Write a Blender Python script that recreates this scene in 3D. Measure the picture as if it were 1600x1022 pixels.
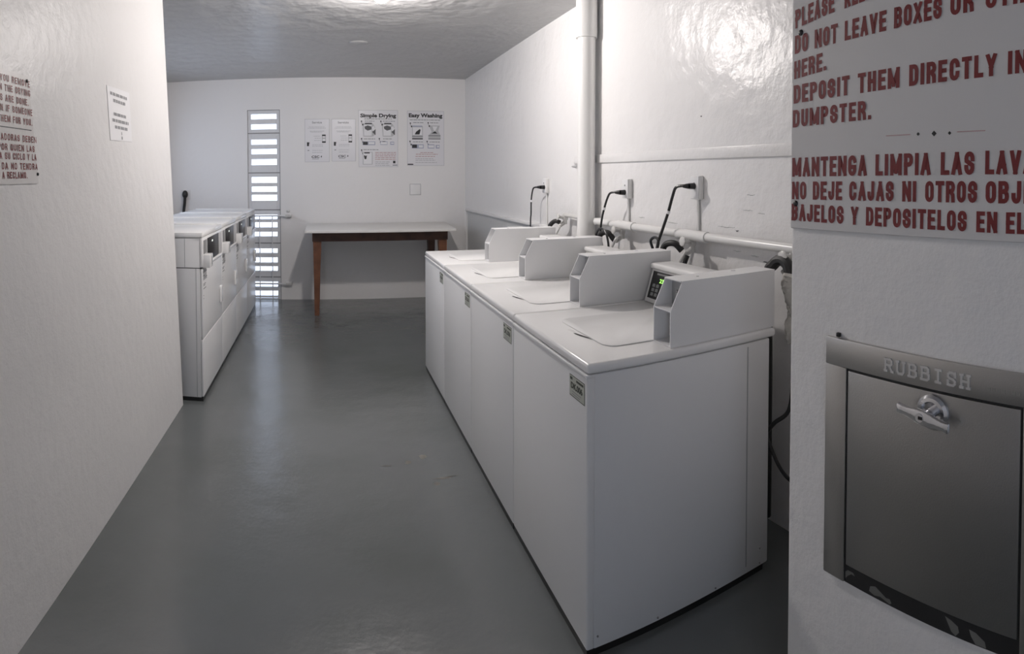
import bpy, bmesh, math, random
from mathutils import Vector, Matrix
for o in list(bpy.data.objects): bpy.data.objects.remove(o)
S = bpy.context.scene
COL = S.collection
PI = math.pi
random.seed(7)

# ------------------------------------------------------------------ camera
# The photograph is a phone panorama: a central cylindrical projection, fitted to the room's edges.
FPX, YAW, PITCH, CY, CAMH = 911.528, 0.321313, 0.0238205, 298.311, 1.4735
cam = bpy.data.cameras.new('camera')
camo = bpy.data.objects.new('camera', cam); COL.objects.link(camo)
camo.location = (0, 0, CAMH)
camo.rotation_euler = (PI/2 - PITCH, 0, -YAW)
cam.type = 'PANO'
cam.panorama_type = 'CENTRAL_CYLINDRICAL'
cam.central_cylindrical_radius = 1.0
cam.central_cylindrical_range_u_min = -800/FPX
cam.central_cylindrical_range_u_max = 800/FPX
cam.central_cylindrical_range_v_min = (CY-1022)/FPX
cam.central_cylindrical_range_v_max = CY/FPX
cam.clip_start = 0.01
S.camera = camo

# ------------------------------------------------------------------ sky, exposure
W = bpy.data.worlds.new('sky'); S.world = W; W.use_nodes = True
bg = W.node_tree.nodes['Background']
bg.inputs[0].default_value = (0.70, 0.80, 1.0, 1)
bg.inputs[1].default_value = 2.35
LAMP = 880.0
S.view_settings.view_transform = 'Standard'
S.view_settings.look = 'None'
S.view_settings.exposure = 0.0
S.view_settings.gamma = 1.0
S.view_settings.use_curve_mapping = False

# ------------------------------------------------------------------ materials
def mat(name, col, rough=.5, metal=0., bump=(), spec=.5, var=None, coat=0.):
    m = bpy.data.materials.new(name); m.use_nodes = True
    nt = m.node_tree; b = nt.nodes['Principled BSDF']
    b.inputs['Base Color'].default_value = (*col, 1)
    b.inputs['Roughness'].default_value = rough
    b.inputs['Metallic'].default_value = metal
    b.inputs['Specular IOR Level'].default_value = spec
    b.inputs['Coat Weight'].default_value = coat; b.inputs['Coat Roughness'].default_value = .32
    geo = nt.nodes.new('ShaderNodeNewGeometry')
    prev = None
    for (scale, dist, det) in bump:
        n = nt.nodes.new('ShaderNodeTexNoise'); n.inputs['Scale'].default_value = scale
        n.inputs['Detail'].default_value = det
        nt.links.new(geo.outputs['Position'], n.inputs['Vector'])
        bp = nt.nodes.new('ShaderNodeBump'); bp.inputs['Distance'].default_value = dist
        bp.inputs['Strength'].default_value = 1.0
        nt.links.new(n.outputs['Fac'], bp.inputs['Height'])
        if prev: nt.links.new(prev.outputs['Normal'], bp.inputs['Normal'])
        prev = bp
    if prev: nt.links.new(prev.outputs['Normal'], b.inputs['Normal'])
    if var:
        scale, c2, lo, hi = var
        n = nt.nodes.new('ShaderNodeTexNoise'); n.inputs['Scale'].default_value = scale
        n.inputs['Detail'].default_value = 6
        nt.links.new(geo.outputs['Position'], n.inputs['Vector'])
        r = nt.nodes.new('ShaderNodeMapRange'); r.inputs[1].default_value = lo; r.inputs[2].default_value = hi
        nt.links.new(n.outputs['Fac'], r.inputs[0])
        mx = nt.nodes.new('ShaderNodeMix'); mx.data_type = 'RGBA'
        mx.inputs[6].default_value = (*col, 1); mx.inputs[7].default_value = (*c2, 1)
        nt.links.new(r.outputs[0], mx.inputs[0])
        nt.links.new(mx.outputs[2], b.inputs['Base Color'])
    return m
def emit(name, col, st):
    m = bpy.data.materials.new(name); m.use_nodes = True
    b = m.node_tree.nodes['Principled BSDF']
    b.inputs['Base Color'].default_value = (*col, 1)
    b.inputs['Emission Color'].default_value = (*col, 1)
    b.inputs['Emission Strength'].default_value = st
    return m

M = {}
M['wall'] = mat('gloss_wall_paint', (.83, .82, .815), .33, bump=((2.2, .02, 3), (10, .008, 5), (90, .0006, 2)), spec=.45)
M['backwall'] = mat('satin_back_wall_paint', (.85, .835, .825), .42, bump=((2.2, .012, 3), (14, .002, 4)), spec=.35)
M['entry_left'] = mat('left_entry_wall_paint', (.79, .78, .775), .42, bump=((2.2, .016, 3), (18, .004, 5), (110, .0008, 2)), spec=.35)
M['entry'] = mat('entry_wall_paint', (.83, .82, .815), .42, bump=((2.2, .016, 3), (18, .004, 5), (110, .0008, 2)), spec=.35)
M['greywall'] = mat('grey_lower_wall', (.62, .625, .62), .5, bump=((14, .004, 4),))
M['ceil'] = mat('gloss_ceiling_paint', (.415, .415, .415), .30, bump=((3.2, .03, 3), (11, .008, 4)), spec=.45)
M['floor'] = mat('grey_floor_paint', (.142, .153, .154), .21, bump=((5, .004, 3), (60, .0005, 3)), spec=1.0, var=(1.3, (.118, .129, .126), .45, .7))
M['scuff'] = mat('scuffed_floor_paint', (.19, .182, .16), .4)
M['scuffdark'] = mat('scuff_marks', (.10, .10, .095), .45)
M['enamel'] = mat('white_enamel', (.89, .885, .88), .22, spec=.5)
M['enamel2'] = mat('white_powder_coat', (.82, .82, .825), .34, spec=.45, bump=((300, .0002, 2),))
M['inner'] = mat('grey_inside_metal', (.45, .46, .47), .4)
M['black'] = mat('black_plastic', (.012, .012, .013), .35)
M['rubber'] = mat('black_rubber', (.018, .018, .018), .5)
M['seam'] = mat('dark_gap', (.03, .03, .032), .7)
M['gray'] = mat('grey_plastic', (.28, .28, .28), .45)
M['button'] = mat('grey_button', (.30, .31, .31), .4)
M['green'] = emit('green_digits', (.42, 1.0, .16), 1.6)
M['red_led'] = emit('indicator_dot', (.9, .95, .9), .8)
M['paper'] = mat('white_paper', (.84, .835, .85), .55)
M['sheet'] = mat('laminated_paper', (.80, .79, .81), .32)
M['ink'] = mat('black_ink', (.02, .02, .022), .5)
M['inkmid'] = mat('dark_grey_ink', (.10, .10, .105), .5)
M['ink2'] = mat('grey_ink', (.30, .30, .31), .5)
M['ink3'] = mat('pale_grey_ink', (.55, .55, .56), .5)
M['inkblue'] = mat('blue_grey_ink', (.42, .44, .55), .5)
M['inkred'] = mat('faded_red_ink', (.55, .36, .36), .5)
M['signboard'] = mat('sign_board_white', (.72, .70, .69), .38, spec=.35)
M['signred'] = mat('dark_red_letter_paint', (.20, .018, .02), .45)
M['signred2'] = mat('brick_red_letter_paint', (.20, .032, .034), .5)
M['steel'] = mat('brushed_steel', (.50, .49, .475), .36, 1.0, bump=((250, .0002, 2),))
M['steeldoor'] = mat('dull_steel_door', (.40, .395, .385), .38, 1.0, bump=((250, .0002, 2),))
M['raised'] = mat('worn_raised_steel', (.66, .65, .64), .5, .55)
M['chrome'] = mat('chrome', (.80, .80, .82), .16, 1.0)
M['blackpaint'] = mat('black_sill_paint', (.016, .016, .017), .45)
M['chip'] = mat('bare_metal_chip', (.16, .16, .15), .6)
M['pvc'] = mat('painted_pipe', (.81, .805, .79), .28, spec=.5)
M['brass'] = mat('painted_valve_metal', (.66, .65, .63), .3, spec=.5, bump=((60, .002, 3),))
M['plastic'] = mat('clear_hose_wrap', (.62, .60, .56), .3, bump=((25, .008, 4),))
M['laminate'] = mat('white_laminate', (.80, .78, .75), .4)
M['wood'] = mat('brown_wood', (.19, .078, .038), .5, var=(9, (.12, .045, .022), .4, .65))
M['wooddark'] = mat('dark_brown_wood', (.10, .045, .028), .5, var=(9, (.06, .026, .018), .4, .65))
M['block'] = mat('painted_concrete_block', (.76, .76, .77), .6, bump=((20, .006, 4),))
M['sticker'] = mat('yellowed_sticker', (.52, .54, .48), .45)
M['stickerdark'] = mat('sticker_ink', (.07, .075, .06), .5)
M['bulb'] = emit('lit_bulb', (1.0, .935, .90), LAMP)
M['porcelain'] = mat('white_porcelain', (.8, .8, .78), .25)

# ------------------------------------------------------------------ mesh builder (world coordinates)
class MB:
    def __init__(s): s.bm = bmesh.new(); s.mats = []
    def mi(s, m):
        if m not in s.mats: s.mats.append(m)
        return s.mats.index(m)
    def _new(s, verts, faces, m, smooth=False):
        i = s.mi(m); vs = [s.bm.verts.new(v) for v in verts]; fs = []
        for f in faces:
            try: q = s.bm.faces.new([vs[k] for k in f])
            except ValueError: continue
            q.material_index = i; q.smooth = True; fs.append(q)
        return vs, fs
    def box(s, x0, x1, y0, y1, z0, z1, m, bev=0, seg=2):
        x0, x1 = sorted((x0, x1)); y0, y1 = sorted((y0, y1)); z0, z1 = sorted((z0, z1))
        v = [(x, y, z) for z in (z0, z1) for y in (y0, y1) for x in (x0, x1)]
        f = [(0, 2, 3, 1), (4, 5, 7, 6), (0, 1, 5, 4), (2, 6, 7, 3), (0, 4, 6, 2), (1, 3, 7, 5)]
        vs, fs = s._new(v, f, m)
        if bev:
            es = list({e for q in fs for e in q.edges})
            r = bmesh.ops.bevel(s.bm, geom=es, offset=bev, segments=seg, affect='EDGES', profile=.5, material=s.mi(m))
            for q in r['faces']: q.smooth = True
        return s
    def prism(s, pts, d, m, bev=0, seg=2):
        """extrude polygon pts (3D, planar) by vector d"""
        n = len(pts); d = Vector(d); v = [Vector(p) for p in pts] + [Vector(p)+d for p in pts]
        f = [tuple(range(n))[::-1], tuple(range(n, 2*n))] + [(k, (k+1) % n, n+(k+1) % n, n+k) for k in range(n)]
        vs, fs = s._new(v, f, m)
        bmesh.ops.recalc_face_normals(s.bm, faces=fs)
        if bev:
            es = list({e for q in fs for e in q.edges})
            bmesh.ops.bevel(s.bm, geom=es, offset=bev, segments=seg, affect='EDGES', profile=.5, material=s.mi(m))
        return s
    def lathe(s, prof, o, ax, m, n=24):
        """prof: list of (radius, height) along axis ax from o"""
        ax = Vector(ax).normalized(); a = ax.orthogonal().normalized(); b = ax.cross(a); o = Vector(o)
        v = []; f = []
        for r, h in prof:
            for k in range(n):
                t = 2*PI*k/n; v.append(o+ax*h+(a*math.cos(t)+b*math.sin(t))*max(r, 1e-5))
        for i in range(len(prof)-1):
            for k in range(n):
                f.append((i*n+k, i*n+(k+1) % n, (i+1)*n+(k+1) % n, (i+1)*n+k))
        f.append(tuple(range(n))[::-1]); f.append(tuple((len(prof)-1)*n+k for k in range(n)))
        vs, fs = s._new(v, f, m); bmesh.ops.recalc_face_normals(s.bm, faces=fs); s.last = vs
        return s
    def cyl(s, p0, p1, r, m, n=20, r1=None):
        p0 = Vector(p0); p1 = Vector(p1); h = (p1-p0).length
        return s.lathe([(r, 0), (r if r1 is None else r1, h)], p0, p1-p0, m, n)
    def sphere(s, c, r, m, n=16, sc=(1, 1, 1)):
        prof = [(r*math.sin(PI*k/n), -r*math.cos(PI*k/n)) for k in range(n+1)]
        s.lathe(prof, (0, 0, 0), (0, 0, 1), m, 2*n)
        for q in s.last:
            q.co = Vector((q.co.x*sc[0]+c[0], q.co.y*sc[1]+c[1], q.co.z*sc[2]+c[2]))
        return s
    def tube(s, pts, r, m, n=10, sub=6):
        P = [Vector(p) for p in pts]; Q = []
        if sub > 1 and len(P) > 2:
            for i in range(len(P)-1):
                p0 = P[max(i-1, 0)]; p1 = P[i]; p2 = P[i+1]; p3 = P[min(i+2, len(P)-1)]
                for k in range(sub):
                    t = k/sub
                    Q.append(.5*((2*p1)+(p2-p0)*t+(2*p0-5*p1+4*p2-p3)*t*t+(3*p1-p0-3*p2+p3)*t**3))
            Q.append(P[-1])
        else: Q = P
        T = [(Q[min(i+1, len(Q)-1)]-Q[max(i-1, 0)]).normalized() for i in range(len(Q))]
        a = T[0].orthogonal().normalized(); v = []; f = []
        for i, q in enumerate(Q):
            a = (a-T[i]*a.dot(T[i])).normalized(); b = T[i].cross(a)
            rr = r(i/(len(Q)-1)) if callable(r) else r
            for k in range(n):
                t = 2*PI*k/n; v.append(q+(a*math.cos(t)+b*math.sin(t))*rr)
        for i in range(len(Q)-1):
            for k in range(n):
                f.append((i*n+k, i*n+(k+1) % n, (i+1)*n+(k+1) % n, (i+1)*n+k))
        f.append(tuple(range(n))[::-1]); f.append(tuple((len(Q)-1)*n+k for k in range(n)))
        vs, fs = s._new(v, f, m); bmesh.ops.recalc_face_normals(s.bm, faces=fs)
        return s
    def flat(s, verts, faces, m):
        s._new(verts, faces, m); return s

def finish(name, mb, off):
    me = bpy.data.meshes.new(name)
    off = Vector(off)
    for v in mb.bm.verts: v.co -= off
    mb.bm.to_mesh(me); mb.bm.free()
    for m in mb.mats: me.materials.append(m)
    try: me.set_sharp_from_angle(angle=math.radians(32))
    except Exception: pass
    return me
def root_of(o):
    while o.parent: o = o.parent
    return o
def part(name, mb, parent, label=None):
    o = bpy.data.objects.new(name, finish(name, mb, root_of(parent).location))
    COL.objects.link(o); o.parent = parent
    if label: o['label'] = label
    return o
def tag(o, label, cat, group=None, kind=None):
    o['label'] = label; o['category'] = cat
    if group: o['group'] = group
    if kind: o['kind'] = kind
    return o
def single(name, mb, label, cat, group=None):
    vs = [v.co for v in mb.bm.verts]
    lo = [min(v[i] for v in vs) for i in range(3)]; hi = [max(v[i] for v in vs) for i in range(3)]
    off = Vector(((lo[0]+hi[0])/2, (lo[1]+hi[1])/2, lo[2]))
    o = bpy.data.objects.new(name, finish(name, mb, off)); o.location = off; COL.objects.link(o)
    return tag(o, label, cat, group)
def thing(name, loc, label, cat, group=None):
    o = bpy.data.objects.new(name, None); o.empty_display_size = .1; o.location = loc; COL.objects.link(o)
    return tag(o, label, cat, group)
def struct(name, mb, label=None, parent=None):
    o = bpy.data.objects.new(name, finish(name, mb, (0, 0, 0))); COL.objects.link(o)
    if parent: o.parent = parent
    else:
        o['kind'] = 'structure'
        if label: o['label'] = label
    return o
def kids(o): return [c for c in bpy.data.objects if c.parent == o]
def copy_tree(o, parent=None):
    c = o.copy(); COL.objects.link(c); c.parent = parent
    for ch in kids(o): copy_tree(ch, c)
    return c

# lettering: outlines of the built-in font as flat mesh, mapped on to a plane
def glyphs(body, bold=0., spacing=1.0, extrude=0.):
    cu = bpy.data.curves.new('lettering', 'FONT'); cu.body = body; cu.size = 1.0
    cu.offset = bold; cu.space_character = spacing; cu.fill_mode = 'BOTH' if extrude else 'FRONT'; cu.extrude = extrude
    cu.resolution_u = 3
    ob = bpy.data.objects.new('lettering', cu)
    me = bpy.data.meshes.new_from_object(ob)
    v = [tuple(p.co) for p in me.vertices]; f = [tuple(p.vertices) for p in me.polygons]
    bpy.data.objects.remove(ob); bpy.data.curves.remove(cu); bpy.data.meshes.remove(me)
    return v, f
CAP = max(p[1] for p in glyphs('H')[0])
def write(mb, body, o, xd, yd, width, cap, m, bold=0., spacing=1.0, end=None, extrude=0.):
    """left end of the baseline at o; text runs along xd for width; cap is the capital height"""
    v, f = glyphs(body, bold, spacing, extrude)
    x0 = min(p[0] for p in v); x1 = max(p[0] for p in v)
    sx = width/(x1-x0); sy = cap/CAP; xd = Vector(xd); yd = Vector(yd); o = Vector(o); nd = xd.cross(yd)
    mb.flat([o+xd*((p[0]-x0)*sx)+yd*(p[1]*sy)+nd*p[2] for p in v], f, m)
def _arc(cx, cy, rx, ry, a0, a1, n=5):
    return [(cx+rx*math.cos(math.radians(a0+(a1-a0)*k/n)), cy+ry*math.sin(math.radians(a0+(a1-a0)*k/n))) for k in range(n+1)]
def _block_letters():
    r = .5; q = .26
    O = _arc(.5, .74, r, q, 180, 0, 8)+_arc(.5, .26, r, q, 0, -180, 8)+[(0, .74)]
    L = {
     'A': (1.1, [[(0, 0), (.5, 1)], [(.5, 1), (1, 0)], [(.2, .3), (.8, .3)]]),
     'B': (1, [[(0, 0), (0, 1)], [(0, 1), (.62, 1)]+_arc(.62, .765, .36, .235, 90, -90, 6)+[(0, .53)], [(.6, .53)]+_arc(.6, .265, .4, .265, 90, -90, 6)+[(0, 0)]]),
     'C': (1, [[(1, .73)]+_arc(.5, .74, r, q, 8, 180, 8)+_arc(.5, .26, r, q, 180, 352, 8)+[(1, .27)]]),
     'D': (1, [[(0, 0), (0, 1), (.5, 1)]+_arc(.5, .72, r, .28, 90, 0, 5)+_arc(.5, .28, r, .28, 0, -90, 5)+[(0, 0)]]),
     'E': (.85, [[(1, 1), (0, 1), (0, 0), (1, 0)], [(0, .52), (.85, .52)]]),
     'F': (.85, [[(1, 1), (0, 1), (0, 0)], [(0, .52), (.85, .52)]]),
     'G': (1.05, [[(1, .78)]+_arc(.5, .74, r, q, 14, 180, 8)+_arc(.5, .26, r, q, 180, 360, 8)+[(1, .42), (.62, .42)]]),
     'H': (1, [[(0, 0), (0, 1)], [(1, 0), (1, 1)], [(0, .51), (1, .51)]]),
     'I': (.0, [[(0, 0), (0, 1)]]),
     'J': (.85, [[(1, 1), (1, .26)]+_arc(.5, .26, r, q, 0, -180, 8)+[(0, .34)]]),
     'K': (1.0, [[(0, 0), (0, 1)], [(1, 1), (.05, .45)], [(.35, .63), (1, 0)]]),
     'L': (.8, [[(0, 1), (0, 0), (1, 0)]]),
     'M': (1.55, [[(0, 0), (0, 1)], [(.02, 1), (.5, .1)], [(.5, .1), (.98, 1)], [(1, 1), (1, 0)]]),
     'N': (1.15, [[(0, 0), (0, 1)], [(.02, 1), (.98, 0)], [(1, 0), (1, 1)]]),
     'O': (1, [O]),
     'P': (1, [[(0, 0), (0, 1)], [(0, 1), (.6, 1)]+_arc(.6, .745, .4, .255, 90, -90, 6)+[(0, .49)]]),
     'Q': (1, [O, [(.6, .25), (1.02, -.02)]]),
     'R': (1, [[(0, 0), (0, 1)], [(0, 1), (.6, 1)]+_arc(.6, .755, .4, .245, 90, -90, 6)+[(0, .51)], [(.55, .51), (.95, .3), (1, 0)]]),
     'S': (1, [[(1, .72)]+[(1, .75)]+_arc(.5, .75, r, .25, 0, 180, 8)+[(.03, .62), (.97, .38)]+_arc(.5, .25, r, .25, 0, -180, 8)+[(0, .28)]]),
     'T': (.95, [[(0, 1), (1, 1)], [(.5, 1), (.5, 0)]]),
     'U': (1, [[(0, 1), (0, .26)]+_arc(.5, .26, r, q, 180, 360, 8)+[(1, 1)]]),
     'V': (1.1, [[(0, 1), (.5, 0)], [(.5, 0), (1, 1)]]),
     'X': (1.05, [[(0, 0), (1, 1)], [(0, 1), (1, 0)]]),
     'Y': (1.05, [[(0, 1), (.5, .42)], [(.5, .42), (1, 1)], [(.5, .45), (.5, 0)]]),
     '.': (.0, [[(0, 0), (0, .02)]]),
     ' ': (.35, [])}
    return L
BLOCK = _block_letters()
def block(mb, body, o, xd, yd, width, cap, m, t=.205, lw=.31, gap=.115):
    """hand-cut block capitals: each letter a set of even strokes; same arguments as write()"""
    xd = Vector(xd); yd = Vector(yd); o = Vector(o); items = []; x = 0
    for ch in body:
        w, st = BLOCK[ch]; w *= lw; items.append((x, w, st)); x += w+t+gap
    total = x-gap; sx = (width/cap)/total
    tx = t*min(1.0, max(.75, sx))
    nd = xd.cross(yd); layer = 0
    for x0, w, st in items:
        for path in st:
            P = []; layer = (layer+1) % 4
            for px, py in path:
                q = Vector(((x0+t/2)*sx+px*w*sx, t/2+py*(1-t)))
                if not P or (q-P[-1]).length > 1e-4: P.append(q)
            if len(P) < 2: continue
            closed = (P[0]-P[-1]).length < 1e-3
            if closed: P.pop()
            n = len(P); Lf = []; Rt = []
            for i in range(n):
                a = P[i-1] if (i > 0 or closed) else None; c = P[(i+1) % n] if (i < n-1 or closed) else None
                d0 = (P[i]-a).normalized() if a is not None else None; d1 = (c-P[i]).normalized() if c is not None else None
                d = (d0+d1) if (d0 is not None and d1 is not None) else (d0 if d1 is None else d1)
                if d.length < 1e-4: d = d0
                d = d.normalized(); nn = Vector((-d.y, d.x)); k = 1.0
                if d0 is not None and d1 is not None: k = min(1.9, 1/max(.3, nn.dot(Vector((-d0.y, d0.x)))))
                p = P[i].copy()
                if not closed and i == 0: p -= d*t/2
                if not closed and i == n-1: p += d*t/2
                p.y = min(max(p.y, 0), 1) if len(path) == 2 else p.y
                off = Vector((nn.x*tx/2, nn.y*t/2))*k
                Lf.append(p+off); Rt.append(p-off)
            V = [o+xd*(q.x*cap)+yd*(min(max(q.y, -.02), 1.0)*cap)+nd*.00025*layer for q in Lf+Rt]
            F = [(i, i+1, n+i+1, n+i) for i in range(n-1)]
            if closed: F.append((n-1, 0, n, 2*n-1))
            mb.flat(V, F, m)
def rect(mb, o, xd, yd, x0, y0, x1, y1, m):
    o = Vector(o); xd = Vector(xd); yd = Vector(yd)
    mb.flat([o+xd*x0+yd*y0, o+xd*x1+yd*y0, o+xd*x1+yd*y1, o+xd*x0+yd*y1], [(0, 1, 2, 3)], m)

# ------------------------------------------------------------------ room shell
XR, YB, HC, XC, YC = 1.7304, 7.033, 2.6785, 1.033, 1.005
XF, YE = -2.0, -1.7            # far-left wall, open end of the corridor behind the camera
LX = lambda z: -.925-.0392*z   # the entry wall on the left leans out a little
YL = 3.665
struct('floor', MB().box(-2.1, 1.9, YE, 7.2, -.1, 0, M['floor']), 'grey painted glossy concrete floor')
struct('ceiling', MB().box(-2.1, 1.9, YE, 7.2, HC, HC+.1, M['ceil']), 'glossy grey painted ceiling')
b = MB()
VX0, VX1, VZ1 = -.93, -.533, 2.30
b.box(XF-.1, VX0, YB, YB+.12, 0, HC, M['backwall']); b.box(VX1, XR+.1, YB, YB+.12, 0, HC, M['backwall']); b.box(VX0, VX1, YB, YB+.12, VZ1, HC, M['backwall'])
struct('wall_back', b, 'white painted back wall with a tall vent opening')
struct('wall_right', MB().box(XR, XR+.1, YC, YB, 0, HC, M['wall']), 'white painted wall behind the washing machines')
b = MB(); b.box(XF-.1, XF, YL-.12, 4.5, 0, HC, M['wall']); b.box(XF-.1, XF, 6.5, YB, 0, HC, M['wall'])
b.box(XF-.1, XF, 4.5, 6.5, 0, 1.25, M['wall']); b.box(XF-.1, XF, 4.5, 6.5, 2.25, HC, M['wall'])
struct('wall_far_left', b, 'white painted side wall behind the dryers')
b = MB()
for y in (4.5, 5.15, 5.82, 6.46): b.box(XF-.08, XF-.03, y, y+.04, 1.25, 2.25, M['block'])
struct('added_fill_window', b, 'open barred window in the side wall behind the dryers')  # window added out of view to let in bluish fill light
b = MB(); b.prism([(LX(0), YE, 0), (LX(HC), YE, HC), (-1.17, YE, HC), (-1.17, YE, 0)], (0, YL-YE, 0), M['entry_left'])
struct('wall_entry_left', b, 'white painted wall end on the left with the paper notice')
struct('wall_niche', MB().box(XF, -1.17, YL-.12, YL, 0, HC, M['wall']))
struct('wall_entry_right', MB().box(XC, XR+.1, YE, YC, 0, HC, M['entry'], .012, 3), 'white painted wall end on the right with the rubbish chute')
b = MB(); b.box(-1.17, -.90, YE-.12, YE, 0, HC, M['entry']); b.box(-.30, XC+.1, YE-.12, YE, 0, HC, M['entry']); b.box(-.90, -.30, YE-.12, YE, 2.08, HC, M['entry'])
struct('wall_front', b, 'wall with the open doorway behind the viewer')
# ledge strips on the right wall
b = MB(); b.box(XR-.012, XR, 1.1, 3.78, 1.566, 1.62, M['wall'], .004)
struct('trim_1', b, 'painted ledge strip running along the right wall')
b = MB(); b.box(XR-.03, XR, 4.2, 6.93, 1.062, 1.09, M['wall'], .005); b.box(XR-.03, XR, 6.90, 6.93, 0, 1.062, M['wall'], .004)
b.box(XR-.004, XR, 4.2, 6.90, 0, 1.062, M['greywall'])  # lower panel coloured greyer than the wall above
struct('trim_2', b, 'grey lower wall panel under a thin ledge')
# vent of pierced concrete blocks: slots open to the sky
slots = [(2.189, 2.258), (2.065, 2.135), (1.88, 1.949), (1.764, 1.834), (1.632, 1.71), (1.415, 1.493), (1.307, 1.377), (1.198, 1.276),
         (.973, 1.035), (.872, .942), (.763, .825), (.56, .622), (.443, .513), (.342, .404), (.146, .217), (.037, .105), (.004, .024)]
b = MB(); y0, y1 = YB+.018, YB+.075
b.box(VX0+.004, VX0+.042, y0, y1, 0, VZ1-.004, M['block']); b.box(VX1-.042, VX1-.006, y0, y1, 0, VZ1-.004, M['block'])
prev = 0.0
for z0, z1 in sorted(slots):
    b.box(VX0+.042, VX1-.042, y0, y1, prev, max(z0+.002, prev+.003), M['block'], .004, 1); prev = z1-.004
b.box(VX0+.042, VX1-.042, y0, y1, prev, VZ1-.004, M['block'])
for z in (2.019, 1.539, 1.089, .685, .271): b.box(VX0+.006, VX1-.008, y0-.003, y0+.001, z-.006, z+.006, M['gray'])
b.box(VX1-.007, VX1+.0005, YB+.002, YB+.08, 0, VZ1, M['gray']); b.box(VX0, VX1, YB+.002, YB+.08, VZ1-.006, VZ1+.0005, M['gray'])
struct('window_1', b, 'tall slotted concrete block vent letting in daylight')

# ------------------------------------------------------------------ ceiling lamp (just above the frame)
LX0, LY0 = .36, 3.62
t = thing('ceiling_lamp', (LX0, LY0, HC), 'round white lamp holder with a bare lit bulb on the ceiling', 'lamp')
part('base', MB().lathe([(.075, 0), (.075, -.012), (.055, -.03), (.032, -.036)], (LX0, LY0, HC), (0, 0, 1), M['porcelain']), t)
part('bulb', MB().sphere((LX0, LY0, HC-.076), .05, M['bulb'], 12), t, 'lit round bulb')

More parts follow.
